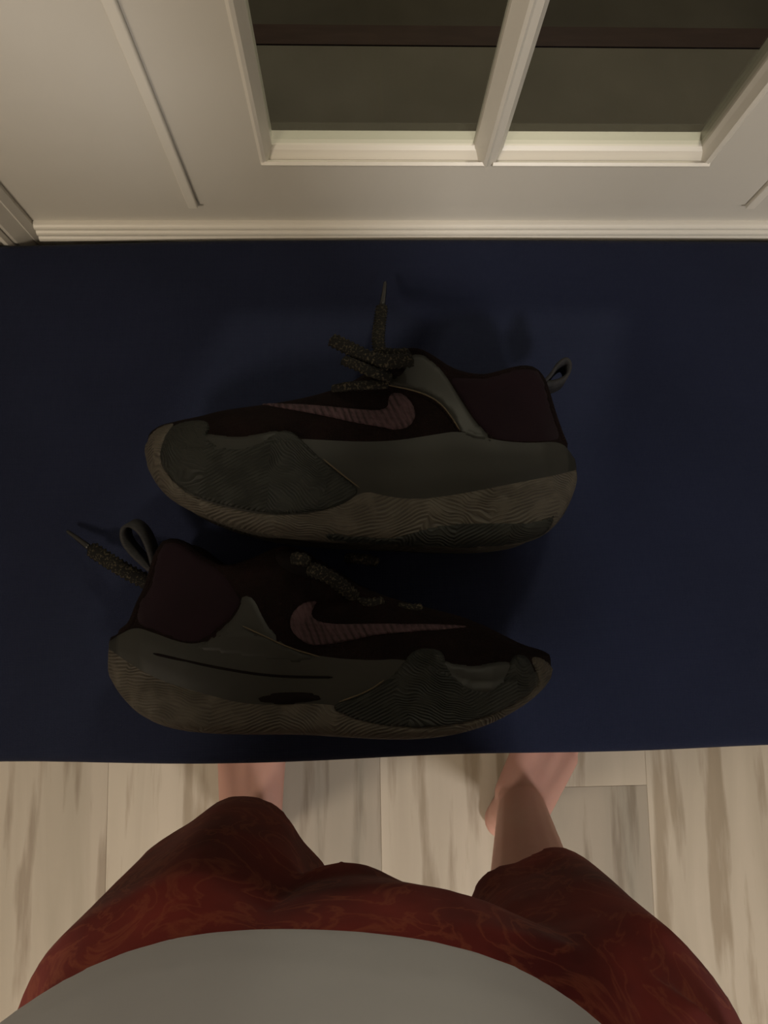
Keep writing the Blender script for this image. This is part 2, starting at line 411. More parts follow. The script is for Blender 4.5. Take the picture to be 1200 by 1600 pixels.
TZ = .72
bench = empty('bench', (.02, .09, 0), 'long padded bench covered in plain navy cloth in front of the white door', 'bench')
bl = (-.02, -.09)
_fy = interp([(-.62, -.110), (-.27, -.1105), (-.175, -.1165), (-.05, -.1160), (.116, -.1145), (.315, -.1135), (.66, -.113)])
_by = interp([(-.62, .2975), (-.287, .3010), (-.117, .3060), (.08, .3065), (.35, .3045), (.66, .303)])
def sm(f, x): return sum(f(x + d) for d in (-.05, -.025, 0, .025, .05)) / 5
def front_y(x): return sm(_fy, x) + .0008 * math.sin(x * 23)
def back_y(x): return sm(_by, x)
xs = np.linspace(-.62, .66, 150)
rings = []
R = .011
for x in xs:
    e0 = min(1, max(0, min(x + .62, .66 - x) / .012)); e0 = math.sqrt(1 - (1 - e0) ** 2)
    f, b = front_y(x), back_y(x); r = []
    N = 34
    prof = []
    for q in range(7):
        th = math.pi / 2 * q / 6; prof.append((f + R * .7 * (1 - math.sin(th)) + 0, TZ - .004 - R * (1 - math.cos(th)) ))
    prof = [(f + .004, TZ - .075)] + [(f, TZ - .055)] + prof[::-1][:]
    top = []
    for q in range(1, N):
        u = q / N; y = f + R * .7 + (b - f - 1.4 * R) * u
        crown = .0045 * (1 - (2 * u - 1) ** 6)
        top.append((y, TZ - .0045 + crown + .0004 * math.sin(x * 31 + y * 17) * math.sin(y * 40)))
    back = []
    for q in range(7):
        th = math.pi / 2 * q / 6; back.append((b - R * .7 * (1 - math.sin(th)), TZ - .004 - R * (1 - math.cos(th))))
    prof = prof + top + back + [(b, TZ - .055), (b - .004, TZ - .075)]
    rings.append([(x + bl[0], y + bl[1], (z - .66) * (0.25 + .75 * e0) + .66) for y, z in prof])
bm = bmesh.new(); loft(bm, rings)
link('cushion', bm, M_navy, bench, True)
boxo('frame', M_darkwood, bench, -.62, .62, -.185, .175, .60, .646, bev=.004)
for sx in (-1, 1):
    for sy in (-1, 1):
        bm = bmesh.new(); cx, cy = sx * .58, -.005 + sy * .15
        loft(bm, [[(cx + a * w, cy + b * w, z) for a, b in ((-1, -1), (1, -1), (1, 1), (-1, 1))] for z, w in ((0, .016), (.02, .018), (.61, .026))])
        link('leg', bm, M_darkwood, bench)


# ------------------------------------------------------------------ shoes
def smooth_curve(pts, it=2):
    for _ in range(it):
        q = [pts[0]]
        for a, b in zip(pts, pts[1:]):
            q += [(a[0] * .75 + b[0] * .25, a[1] * .75 + b[1] * .25), (a[0] * .25 + b[0] * .75, a[1] * .25 + b[1] * .75)]
        q.append(pts[-1]); pts = q
    return pts


def smooth_closed(pts, it=1):
    for _ in range(it):
        q = []
        for a, b in zip(pts, pts[1:] + pts[:1]):
            q += [(a[0] * .75 + b[0] * .25, a[1] * .75 + b[1] * .25), (a[0] * .25 + b[0] * .75, a[1] * .25 + b[1] * .75)]
        pts = q
    return pts


W_S = [0, .012, .04, .1, .2, .32, .45, .58, .72, .84, .92, .965, .99, 1]
W_W = [.003, .014, .025, .034, .0375, .0370, .0385, .0440, .0505, .0485, .0400, .0270, .013, .003]
R_S = [0, .02, .06, .12, .42, .50, .60, .75, .9, 1]      # half thickness at the top line
R_W = [.004, .016, .024, .028, .028, .021, .016, .013, .010, .002]


class Shoe:
    def __init__(s, heel, toe, bottom, sole, rand, top, zbase):
        """heel/toe: pixel columns of the extremes.  curves: pixel polylines."""
        s.zb = zbase
        zr = zbase + .066
        s.xh, s.xt = px(*heel, zr - .017)[0], px(*toe, zr - .003)[0]
        def conv(c, hz):
            out = []
            for (u, v) in smooth_curve(c, 2):
                z = s.zb + .048
                for _ in range(5):
                    p = px(u, v, z); q = s.s_of(p[0]); z = s.zm(q) + hz(q)
                out.append((p[0], p[1]))
            return interp(out)
        s.B = conv(bottom, lambda q: .7 * s.w(q)); s.A = conv(sole, lambda q: s.w(q))
        s.R = conv(rand, lambda q: .93 * s.w(q)); s.T = conv(top, lambda q: s.rim(q))
        s.T0 = s.T; s.T = lambda x: max(s.T0(x), s.B(x) + .0015)
        s.A0 = s.A; s.A = lambda x: min(max(s.A0(x), s.B(x) + .0005), s.T(x) - .0003)
        s.R0 = s.R; s.R = lambda x: min(max(s.R0(x), s.A(x) + .0001), s.T(x) - .0001)

    def s_of(s, x): return min(1, max(0, (x - s.xh) / (s.xt - s.xh)))
    def zm(s, q): return s.zb + .0385 + .0125 * min(1, max(0, (q - .1) / .6))
    def w(s, q): return float(np.interp(q, W_S, W_W))
    def rim(s, q): return float(np.interp(q, R_S, R_W))

    def h(s, x, y):
        q = s.s_of(x); b, t_, r_ = s.B(x), s.T(x), s.R(x)
        w = s.w(q); rim = min(s.rim(q), w * .9); y = min(max(y, b), t_)
        d = y - b; rr = .011
        f = 1.0
        if d < rr: f = .66 + .34 * math.sqrt(max(0, 1 - (1 - d / rr) ** 2))
        base = w * f
        if y > r_:
            tau = (y - r_) / max(1e-5, t_ - r_)
            k = (1 - tau ** 2.0) ** (1 / 1.5) if tau < 1 else 0
            base = rim + (min(base, w) * .965 - rim) * k
            base -= .004 * math.sin(math.pi * min(1, tau)) * min(1, q / .1) * min(1, max(0, (.5 - q) / .15))   # ankle hollow
        return base

    def P(s, x, y, off=0, side=1):
        q = s.s_of(x); y = min(max(y, s.B(x) + 1e-4), s.T(x))
        return Vector((x, y, s.zm(q) + side * (s.h(x, y) + off)))

    def loc(s, u, v):
        z = s.zb + .085
        for _ in range(8):
            p = px(u, v, z); z = .5 * z + .5 * s.P(p[0], p[1]).z
        p = px(u, v, z)
        return (p[0], p[1])

    def stations(s, n=110):
        return [s.xh + (s.xt - s.xh) * (.5 - .5 * math.cos(math.pi * (.004 + .992 * k / (n - 1)))) * 1.0 for k in range(n)]

    def band(s, lo, hi, rows, off, bottom=False, top=False):
        bm = bmesh.new(); rings = []
        for x in s.stations():
            q = s.s_of(x); a, b = lo(x), hi(x); near = []
            for k in range(rows + 1):
                y = a + (b - a) * k / rows
                o = off * min(1, 4 * min(k, rows - k) / rows) if not bottom else off * min(1, 4 * (rows - k) / rows)
                near.append(s.P(x, y, o))
            far = [Vector((p.x, p.y, 2 * s.zm(q) - p.z)) for p in near]
            r = []
            if bottom:
                zm = s.zm(q); w = s.w(q) * .66
                arch = .006 * math.exp(-((q - .42) / .09) ** 2)
                mid = [Vector((x, s.B(x) + arch * (1 - u * u) + .0012 * (1 - abs(u)), zm + w * u)) for u in (-.8, -.4, 0, .4, .8)]
                r = far[::-1] + mid + near
            elif top:
                open_ = max(0, min(1, (.47 - q) / .05)) * max(0, min(1, (q - .035) / .04))
                rm = min(s.rim(q), s.w(q) * .9); zm = s.zm(q); yt = s.T(x)
                ins = []
                for u, dp in ((.80, .002), (.72, .015), (.62, .035), (.45, .05), (0, .056)):
                    dd = min(dp, (yt - s.A(x)) * .7) * open_
                    ins.append((rm * (u if open_ > 0 else u), yt - dd + (1 - open_) * .0025 * (1 - u)))
                r = near + [Vector((x, y, zm + z)) for z, y in ins] + [Vector((x, y, zm - z)) for z, y in ins[-2::-1]] + far[::-1]
            else:
                rings.append(near); s._far = getattr(s, '_far', []); s._far.append(far); continue
            rings.append(r)
        loft(bm, rings, closed=False, caps=False)
        if not bottom and not top:
            b2 = bmesh.new(); loft(b2, s._far, closed=False, caps=False)
            for i in (0, -1):                       # close the toe and heel ends
                loft(bm, [rings[i], [(a + b) / 2 for a, b in zip(rings[i], s._far[i])]], closed=False)
                loft(b2, [s._far[i], [(a + b) / 2 for a, b in zip(rings[i], s._far[i])]], closed=False)
            s._far = []
            return [bm, b2]
        for i in (0, -1):
            n = len(rings[i]); loft(bm, [[rings[i][k] for k in range(n // 2)], [rings[i][n - 1 - k] for k in range(n // 2)]], closed=False)
        return bm

    def patch(s, poly, off, grid=.0024, ridges=None, px_poly=True, sm=2, edge=.0022):
        pts = smooth_closed(poly, sm)
        P2 = [s.loc(*p) for p in pts] if px_poly else pts
        # resample the outline
        out = []
        for a, b in zip(P2, P2[1:] + P2[:1]):
            n = max(1, int(math.dist(a, b) / (grid * 1.2)))
            out += [(a[0] + (b[0] - a[0]) * k / n, a[1] + (b[1] - a[1]) * k / n) for k in range(n)]
        A = np.array(out); Bn = np.roll(A, -1, 0); D = Bn - A; L2 = (D ** 2).sum(1) + 1e-14
        x0, y0 = A.min(0); x1, y1 = A.max(0)
        inner = []
        row = 0; y = y0 + grid * .5
        while y < y1:
            x = x0 + (grid * .5 if row % 2 else 0)
            while x < x1:
                # inside test + distance
                c = (A[:, 1] > y) != (Bn[:, 1] > y)
                with np.errstate(divide='ignore', invalid='ignore'):
                    xi = A[:, 0] + (y - A[:, 1]) / (Bn[:, 1] - A[:, 1]) * D[:, 0]
                if (c & (x < xi)).sum() % 2:
                    tt = np.clip(((x - A[:, 0]) * D[:, 0] + (y - A[:, 1]) * D[:, 1]) / L2, 0, 1)
                    dd = np.sqrt(((A[:, 0] + tt * D[:, 0] - x) ** 2 + (A[:, 1] + tt * D[:, 1] - y) ** 2).min())
                    if dd > grid * .45: inner.append((x, y, dd))
                x += grid
            y += grid * .87; row += 1
        n = len(out)
        V = [Vector(p) for p in out] + [Vector(p[:2]) for p in inner]
        ov, oe, of, _, _, _ = delaunay_2d_cdt(V, [(i, (i + 1) % n) for i in range(n)], [], 1, 1e-7)
        dist = {}
        key = lambda p: (round(p[0], 6), round(p[1], 6))
        for p in inner: dist[key(p)] = p[2]
        res = []
        for side in (1, -1):
            bm = bmesh.new(); vs = []
            for v in ov:
                dd = dist.get(key(v), 0.0)
                k = min(1, dd / edge); o = -.0006 + (off + .0006) * math.sqrt(max(0, 1 - (1 - k) ** 2))
                if ridges: o += ridges(v[0], v[1]) * k
                vs.append(bm.verts.new(s.P(v[0], v[1], o, side)))
            for f in of:
                try: bm.faces.new([vs[i] for i in (f if side == 1 else f[::-1])])
                except ValueError: pass
            res.append(bm)
        return res


def chain_tube(bm, pts, a, b, nseg=10, braid=0, up=None, taper=False, step=.0011):
    """flat oval tube through 3D points; a = half width, b = half thickness, braid = knobbly weave height"""
    P = [Vector(p) for p in pts]
    for _ in range(3):
        q = [P[0]]
        for s0, s1 in zip(P, P[1:]): q += [s0 * .75 + s1 * .25, s0 * .25 + s1 * .75]
        q.append(P[-1]); P = q
    L = [0]
    for s0, s1 in zip(P, P[1:]): L.append(L[-1] + (s1 - s0).length)
    n = max(4, int(L[-1] / step)); Q = []
    j = 0
    for k in range(n + 1):
        d = L[-1] * k / n
        while j < len(L) - 2 and L[j + 1] < d: j += 1
        u = (d - L[j]) / max(1e-9, L[j + 1] - L[j]); Q.append(P[j].lerp(P[j + 1], min(1, u)))
    rings = []
    up = Vector(up or (0, 0, 1))
    for k, p in enumerate(Q):
        tng = (Q[min(k + 1, n)] - Q[max(k - 1, 0)]).normalized()
        sd = tng.cross(up); sd = sd.normalized() if sd.length > 1e-4 else Vector((1, 0, 0)); nn = sd.cross(tng)
        f = 1.0
        e = min(k, n - k) * step
        if e < b: f = .35 + .65 * math.sqrt(1 - (1 - e / b) ** 2)
        if taper: f *= 1 - .45 * k / n
        r = []
        for i in range(nseg):
            th = 2 * math.pi * i / nseg
            m = 1 + braid * (1 if (k // 2 + i) % 2 else -1) * .5
            r.append(p + sd * (a * f * m * math.cos(th)) + nn * (b * f * m * math.sin(th)))
        rings.append(r)
    loft(bm, rings)


def ribbon(bm, pts, width_dir, w, t_=.0012):
    P = [Vector(p) for p in pts]
    for _ in range(3):
        q = [P[0]]
        for s0, s1 in zip(P, P[1:]): q += [s0 * .75 + s1 * .25, s0 * .25 + s1 * .75]
        q.append(P[-1]); P = q
    wd = Vector(width_dir).normalized(); rings = []
    for k, p in enumerate(P):
        tg = (P[min(k + 1, len(P) - 1)] - P[max(k - 1, 0)]).normalized(); n = tg.cross(wd).normalized()
        rings.append([p + wd * w + n * t_, p + wd * w - n * t_, p - wd * w - n * t_, p - wd * w + n * t_])
    loft(bm, rings)


def build_shoe(sh, D, root):
    """D: dict of pixel polygons; the parts keep world positions, so the parent's inverse is applied"""
    made = []
    def add(name, bm, m, parent=None, smooth=True, label=None):
        if isinstance(bm, list):
            for q in bm: o = add(name, q, m, parent, smooth, label)
            return o
        o = link(name, bm, m, None, smooth)
        if parent is not None: o.parent = parent
        else: made.append(o)
        if label: o['label'] = label
        return o
    add('outsole', sh.band(sh.B, sh.A, 8, .0016, bottom=True), M_taupe)
    add('midsole', sh.band(sh.A, sh.R, 8, .0010), M_olive)
    add('upper', sh.band(sh.R, sh.T, 14, 0, top=True), M_knit)
    add('heel_panel', sh.patch(D['heel'], .0012, .003), M_heel, label='smooth plum heel panel')
    st = add('side_strap', sh.patch(D['strap'], .0012, .0025, edge=.0014), M_olive)
    L = abs(sh.xt - sh.xh); sg = 1 if sh.xt > sh.xh else -1
    def chev(x, y):
        q = sh.s_of(x)
        return .00045 * (abs(math.sin((y * 1250 + math.sin(q * 26) * 2.2 + q * 34) % math.pi)) ** .5 - 1)
    add('toe_wrap', sh.patch(D['wrap'], .0026, .0014, ridges=chev), M_oliveg, label='grooved dark olive rubber toe wrap')
    add('toe_inlay', sh.patch(D['inlay'], .0017, .0025, edge=.001), M_olive, label='smooth dark olive inlay behind the toe')
    add('toe_bumper', sh.patch(D['tip'], .0020, .0020, ridges=chev), M_taupe, label='taupe rubber toe tip')
    def knit(x, y):
        q = sh.s_of(x)
        ph = (2.3 * x + y) / .0105
        return .0016 * abs(math.sin(math.pi * ph)) + .0003 * math.sin(y * 1800) - .0004
    add('swoosh_emblem', sh.patch(D['swoosh'], .0012, .0011, ridges=knit, sm=1, edge=.0012), M_swoosh, label='curved tick emblem in dusty pink knit')
    # knit texture ribs on the upper: a shallow fold along the vamp
    for line in D['seams']:
        bm = bmesh.new(); pts = []
        for p in smooth_curve(line, 1):
            a = sh.loc(*p); pts.append(sh.P(a[0], a[1], .0024))
        chain_tube(bm, pts, .0005, .0005, 5, 0, step=.003); add('seam', bm, M_seam)
    if 'tread' in D: add('tread_edge', sh.patch(D['tread'], .0026, .0016, ridges=chev, edge=.0012), M_oliveg, label='dark olive tread edge under the arch')
    for line in D.get('crease_shade', []):
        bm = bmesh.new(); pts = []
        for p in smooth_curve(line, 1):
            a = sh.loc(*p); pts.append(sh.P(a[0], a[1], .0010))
        chain_tube(bm, pts, .0009, .0006, 5, 0, step=.003); add('crease_shade', bm, M_lining)  # black cord paints the shade of a crease; no fold is modelled
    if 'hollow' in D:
        bm = sh.patch(D['hollow'], .0022, .003); add('scoop_shade', bm, M_lining, label='shade of the midsole scoop, painted as a dark patch')  # raised black patch stands for the shade inside the recess
    # collar rim: a padded roll around the opening
    for side in (1, -1):
        bm = bmesh.new(); pts = []
        for k in range(26):
            q = .035 + .44 * k / 25; x = sh.xh + (sh.xt - sh.xh) * q; y = sh.T(x)
            pts.append((x, y - .0015, sh.zm(q) + side * (min(sh.rim(q), .9 * sh.w(q)) - .002)))
        chain_tube(bm, pts, .0032, .0032, 8, 0, step=.004)
        add('collar', bm, M_knit)
    for tg in D['tongue']:
        add('tongue', sh.patch(tg, .0035, .003), M_lining)
    for lc in D['laces']:
        bm = bmesh.new(); pts = [px(u, v, z) for u, v, z in lc['p']]
        chain_tube(bm, pts, lc['w'], lc['w'] * .55, 10, .22)
        o = add(lc.get('n', 'lace'), bm, M_lace)
        if 'ag' in lc:
            bm = bmesh.new(); chain_tube(bm, [px(u, v, z) for u, v, z in lc['ag']], .0024, .0022, 10, 0, taper=True)
            add('aglet', bm, M_aglet, o)
    # pull tab: a ribbon loop behind the heel
    bm = bmesh.new(); ribbon(bm, [px(u, v, z) for u, v, z in D['tab']], D['tabdir'], .0085)
    add('pull_tab', bm, M_tab)
    for o in made:
        o.parent = root; o.matrix_parent_inverse = Matrix.Translation(-root.location)


# ---- upper shoe: toe to the left
zb = TZ + .0045
s1 = Shoe((905, 735), (225, 700),
    [(225, 700), (228, 722), (240, 750), (262, 778), (300, 801), (350, 819), (400, 832), (450, 840), (510, 846), (600, 852), (700, 857), (780, 856), (840, 845), (875, 815), (895, 775), (905, 735)],
    [(225, 700), (240, 728), (275, 760), (300, 775), (340, 790), (400, 803), (450, 806), (500, 800), (540, 785), (570, 766), (600, 775), (640, 780), (680, 778), (740, 768), (820, 752), (880, 740), (905, 733)],
    [(225, 699), (260, 700), (330, 704), (400, 700), (440, 690), (470, 687), (560, 692), (620, 690), (680, 680), (720, 674), (775, 690), (830, 694), (872, 690), (890, 705), (905, 732)],
    [(225, 699), (232, 680), (250, 666), (280, 658), (320, 650), (350, 641), (400, 634), (450, 627), (500, 616), (545, 600), (580, 578), (610, 556), (635, 545), (655, 545), (680, 560), (700, 575), (730, 585), (760, 588), (790, 579), (820, 571), (843, 577), (852, 600), (862, 640), (873, 672), (885, 700), (905, 731)], zb)
r1 = empty('basketball_shoe', (0.0, .14, TZ), 'dark maroon basketball shoe lying on its side, toe pointing left, nearer the door', 'shoe', 'pair of shoes on the bench')
build_shoe(s1, dict(
    heel=[(698, 588), (730, 588), (760, 591), (790, 580), (820, 571), (847, 578), (853, 600), (862, 640), (876, 680), (870, 692), (775, 693), (745, 662), (722, 625)],
    strap=[(606, 592), (630, 560), (652, 549), (675, 562), (698, 585), (722, 625), (745, 660), (776, 690), (755, 691), (722, 680), (716, 672), (702, 646), (680, 624), (648, 611), (604, 602)],
    wrap=[(272, 661), (322, 654), (330, 670), (320, 682), (345, 700), (385, 702), (412, 688), (432, 674), (452, 671), (470, 685), (500, 714), (532, 740), (562, 763), (555, 777), (530, 791), (490, 801), (440, 804), (390, 799), (340, 788), (300, 774), (268, 750), (251, 725), (250, 705), (257, 682)],
    tip=[(224, 700), (232, 679), (250, 665), (276, 658), (260, 680), (252, 705), (254, 725), (270, 750), (300, 775), (280, 790), (255, 772), (238, 748), (227, 722)],
    swoosh=[(398, 630), (450, 630), (500, 633), (550, 638), (590, 641), (606, 636), (606, 622), (613, 612), (632, 615), (646, 632), (651, 650), (640, 668), (618, 673), (598, 668), (560, 662), (520, 653), (480, 645), (440, 638)],
    seams=[[(600, 602), (650, 612), (682, 626), (702, 648), (718, 674)], [(505, 718), (532, 740), (562, 763)]],
    inlay=[(318, 674), (350, 681), (390, 681), (440, 668), (445, 695), (400, 720), (340, 718), (305, 692)],
    tread=[(505, 829), (550, 837), (620, 840), (650, 829), (690, 819), (760, 815), (810, 818), (855, 810), (868, 800), (862, 826), (840, 842), (780, 857), (700, 859), (600, 855), (510, 847)],
    tongue=[[(575, 582), (600, 562), (628, 548), (648, 548), (640, 575), (620, 596), (585, 600)]],
    laces=[dict(p=[(610, 585, .800), (596, 560, .805), (590, 535, .790), (593, 505, .765), (597, 478, .748)], w=.0046, ag=[(597, 478, .748), (600, 458, .740), (602, 440, .733)]),
           dict(p=[(645, 562, .812), (610, 566, .822), (580, 562, .822), (548, 545, .815), (517, 530, .806)], w=.0050),
           dict(p=[(612, 590, .815), (585, 583, .826), (560, 572, .824), (535, 562, .815)], w=.0036),
           dict(p=[(607, 600, .812), (575, 602, .815), (545, 603, .806), (518, 609, .796)], w=.0032),
           dict(p=[(640, 552, .806), (615, 556, .812), (590, 550, .812)], w=.0045)],
    tab=[(848, 603, .768), (858, 592, .770), (867, 577, .772), (880, 568, .774), (887, 577, .774), (884, 594, .772), (868, 604, .770), (850, 606, .768)],
    tabdir=(.05, 0.25, 1)), r1)

# ---- lower shoe: toe to the right
s2 = Shoe((165, 1010), (866, 1040),
    [(164, 1010), (164, 1035), (176, 1066), (194, 1092), (218, 1116), (260, 1137), (320, 1146), (400, 1148), (470, 1147), (540, 1152), (620, 1156), (690, 1152), (745, 1139), (790, 1119), (828, 1095), (852, 1072), (862, 1055), (866, 1040)],
    [(164, 1008), (200, 1036), (240, 1058), (270, 1070), (320, 1084), (370, 1098), (420, 1102), (520, 1098), (560, 1118), (620, 1134), (680, 1136), (740, 1126), (790, 1108), (835, 1078), (866, 1040)],
    [(164, 1007), (190, 990), (213, 979), (240, 988), (280, 1003), (310, 1007), (350, 990), (413, 993), (452, 1012), (500, 1026), (580, 1032), (632, 1028), (690, 1050), (750, 1076), (800, 1060), (866, 1039)],
    [(164, 1006), (190, 985), (210, 972), (214, 945), (224, 930), (238, 905), (243, 868), (252, 846), (268, 843), (288, 848), (310, 866), (335, 884), (360, 888), (395, 876), (425, 860), (450, 854), (480, 866), (520, 892), (560, 918), (600, 936), (650, 950), (700, 962), (745, 976), (790, 998), (820, 1014), (850, 1022), (862, 1030), (866, 1039)], zb)
r2 = empty('basketball_shoe', (0.0, 0.0, TZ), 'dark maroon basketball shoe lying on its side, toe pointing right, nearer the person', 'shoe', 'pair of shoes on the bench')
build_shoe(s2, dict(
    heel=[(214, 977), (213, 948), (224, 930), (238, 906), (243, 868), (252, 846), (270, 844), (290, 850), (312, 868), (345, 890), (368, 920), (378, 940), (368, 958), (347, 978), (312, 1008), (280, 1004), (240, 988)],
    strap=[(378, 925), (400, 935), (410, 960), (425, 985), (452, 1010), (500, 1026), (470, 1040), (400, 1030), (330, 1022), (290, 1008), (312, 1010), (347, 980), (372, 955)],
    wrap=[(660, 1011), (640, 1020), (618, 1050), (588, 1073), (556, 1088), (522, 1099), (520, 1110), (560, 1128), (620, 1137), (680, 1138), (740, 1127), (790, 1109), (835, 1080), (840, 1062), (826, 1023), (800, 1022), (790, 1054), (770, 1076), (748, 1080), (716, 1064), (698, 1040), (692, 1015)],
    tip=[(826, 1023), (850, 1028), (863, 1040), (866, 1052), (856, 1072), (838, 1090), (815, 1104), (800, 1104), (836, 1080), (841, 1062)],
    swoosh=[(462, 950), (476, 940), (498, 938), (490, 950), (486, 962), (500, 972), (530, 975), (580, 974), (640, 974), (700, 975), (742, 979), (700, 984), (640, 988), (590, 992), (550, 1001), (510, 1008), (485, 1009), (468, 1000), (454, 985), (452, 965)],
    seams=[[(380, 978), (413, 993), (452, 1012), (500, 1026)], [(600, 1062), (575, 1080), (530, 1096)]],
    inlay=[(686, 1026), (705, 1036), (745, 1040), (798, 1028), (812, 1060), (785, 1096), (745, 1100), (695, 1075)],
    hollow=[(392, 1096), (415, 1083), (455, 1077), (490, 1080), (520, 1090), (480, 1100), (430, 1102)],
    crease_shade=[[(240, 1021), (297, 1034), (360, 1047), (430, 1057), (520, 1058)]],
    tongue=[[(425, 866), (450, 856), (480, 868), (510, 890), (520, 912), (480, 905), (440, 890)]],
    laces=[dict(p=[(262, 925, .745), (237, 912, .750), (205, 897, .750), (170, 876, .742), (140, 856, .736)], w=.0056, ag=[(140, 856, .736), (122, 842, .732), (104, 829, .729)]),
           dict(p=[(455, 874, .812), (470, 872, .818), (484, 880, .815)], w=.0042),
           dict(p=[(482, 888, .812), (500, 894, .822), (520, 904, .822), (540, 920, .812), (556, 935, .800)], w=.0046),
           dict(p=[(540, 872, .770), (565, 873, .785), (592, 878, .780)], w=.0038),
           dict(p=[(556, 940, .800), (575, 944, .804), (600, 940, .796)], w=.0036),
           dict(p=[(620, 948, .795), (640, 952, .797), (660, 950, .790)], w=.0034)],
    tab=[(244, 880, .765), (238, 855, .768), (226, 828, .772), (208, 815, .775), (196, 822, .775), (197, 842, .772), (212, 862, .769), (232, 880, .766), (244, 890, .764)],
    tabdir=(-.1, -.35, 1)), r2)

# ------------------------------------------------------------------ the person
def capsule(bm, p0, r0, p1, r1, n=16, flat=None):
    """round cone from p0 to p1; flat=(axis vector, factor) squashes the section"""
    p0, p1 = Vector(p0), Vector(p1); d = p1 - p0; L = d.length
    d = d / L if L > 1e-6 else Vector((0, 0, 1))
    a = d.orthogonal().normalized(); b = d.cross(a); rings = []
    def ring(c, r):
        out = []
        for i in range(n):
            th = 2 * math.pi * i / n; o = a * (r * math.cos(th)) + b * (r * math.sin(th))
            if flat:
                ax = Vector(flat[0]).normalized(); o = o - ax * (o.dot(ax) * (1 - flat[1]))
            out.append(c + o)
        return out
    for k in range(1, 5):
        th = math.pi / 2 * k / 5; rings.append(ring(p0 - d * r0 * math.cos(th), r0 * math.sin(th)))
    for k in range(5):
        u = k / 4; rings.append(ring(p0.lerp(p1, u), r0 + (r1 - r0) * u))
    for k in range(4, 0, -1):
        th = math.pi / 2 * k / 5; rings.append(ring(p1 + d * r1 * math.cos(th), r1 * math.sin(th)))
    loft(bm, rings)


def fused(name, bm, m, parent, voxel, smooth=3):
    """fuse overlapping closed shapes into one continuous skin"""
    bmesh.ops.recalc_face_normals(bm, faces=bm.faces)
    d = bpy.data.meshes.new('tmp'); bm.to_mesh(d); bm.free()
    o = bpy.data.objects.new('tmp', d); C.objects.link(o)
    r = o.modifiers.new('r', 'REMESH'); r.mode = 'VOXEL'; r.voxel_size = voxel; r.use_smooth_shade = True
    s = o.modifiers.new('s', 'SMOOTH'); s.factor = .5; s.iterations = smooth
    dg = bpy.context.evaluated_depsgraph_get(); dg.update()
    nm = bpy.data.meshes.new_from_object(o.evaluated_get(dg), depsgraph=dg)
    bpy.data.objects.remove(o); bpy.data.meshes.remove(d)
    nm.name = name; nm.materials.clear(); nm.materials.append(m)
    nm.polygons.foreach_set('use_smooth', [True] * len(nm.polygons))
    q = bpy.data.objects.new(name, nm); C.objects.link(q); q.parent = parent
    return q


person = empty('person', (0, 0, 0), 'barefoot person in red shorts and grey shirt standing in front of the navy bench', 'person')
PXC = -.03
HIPY = -.40
b = bmesh.new()
LEG = {}
def leg(b, hip, knee, ankle, yaw):
    capsule(b, hip, .076, knee, .054); mid = Vector(knee).lerp(Vector(ankle), .3) + Vector((0, -.012, 0))
    capsule(b, knee, .056, mid, .060); capsule(b, mid, .060, ankle, .038)
    a = Vector(ankle); f = Vector((math.sin(yaw), math.cos(yaw), 0)); s = Vector((math.cos(yaw), -math.sin(yaw), 0))
    capsule(b, a, .037, a + Vector((0, 0, -.035)) - f * .018, .036)
    heel = a - f * .035; heel.z = .030; capsule(b, heel, .030, heel + f * .05, .030)
    sg = 1 if hip[0] > 0 else -1           # outer side
    for k in (-1, 1):                       # ankle bones
        capsule(b, a + s * k * .030 + Vector((0, 0, .0)), .013, a + s * k * .031 + f * .004, .012)
    toes = [(-.034, .185, .0145), (-.014, .190, .0105), (.003, .182, .0095), (.019, .170, .0090), (.034, .153, .0085)]
    for i, (dx, ln, r) in enumerate(toes):
        base = a + f * .012 + s * (dx * .45 * sg); base.z = .062
        ball = a + f * (.118 if i < 3 else .105) + s * (dx * 1.12 * sg); ball.z = .020 if i else .022
        capsule(b, base, .033, ball, .0175 if i else .020)
        tip = a + f * ln + s * (dx * 1.2 * sg); tip.z = r + .001
        mid_ = ball.lerp(tip, .55) + Vector((0, 0, .006)); capsule(b, ball, r * 1.05, mid_, r * .95); capsule(b, mid_, r * .95, tip, r)
    # arch and sole
    capsule(b, heel + f * .03, .026, a + f * .10 + s * (.018 * sg) + Vector((0, 0, .02 - a.z)), .019)
leg(b, (-.09, -.375, .88), (-.125, -.335, .50), (-.172, -.345, .085), math.radians(-3))
leg(b, (.115, -.375, .88), (.185, -.365, .50), (.250, -.316, .085), math.radians(36))
# trunk
def ell(cx, cy, rx, ry, z, n=40, pw=2.0):
    return [(cx + rx * math.copysign(abs(math.cos(t)) ** (2 / pw), math.cos(t)), cy + ry * math.copysign(abs(math.sin(t)) ** (2 / pw), math.sin(t)), z) for t in [2 * math.pi * k / n for k in range(n)]]
trunk = [(.01, -.375, .14, .09, .82), (0, -.37, .16, .11, .90), (PXC, -.36, .17, .125, .98), (PXC, -.36, .165, .12, 1.10), (PXC, -.365, .17, .115, 1.25), (PXC, -.36, .155, .095, 1.34), (PXC, -.35, .10, .07, 1.40)]
loft(b, [ell(cx, cy, rx, ry, z) for cx, cy, rx, ry, z in trunk])
capsule(b, (PXC, -.345, 1.40), .06, (PXC, -.285, 1.50), .053)      # neck, leaning forward
hc = Vector((PXC, -.235, 1.575))
tilt = math.radians(38)
def H(x, y, z):                                                     # head coordinates -> world, looking down
    return hc + Vector((x, y * math.cos(tilt) + z * math.sin(tilt), -y * math.sin(tilt) + z * math.cos(tilt)))
capsule(b, H(0, -.025, .03), .078, H(0, .02, .03), .074); capsule(b, H(0, .02, .02), .068, H(0, .042, -.065), .042)
capsule(b, H(0, -.02, .0), .066, H(0, .03, -.03), .060)
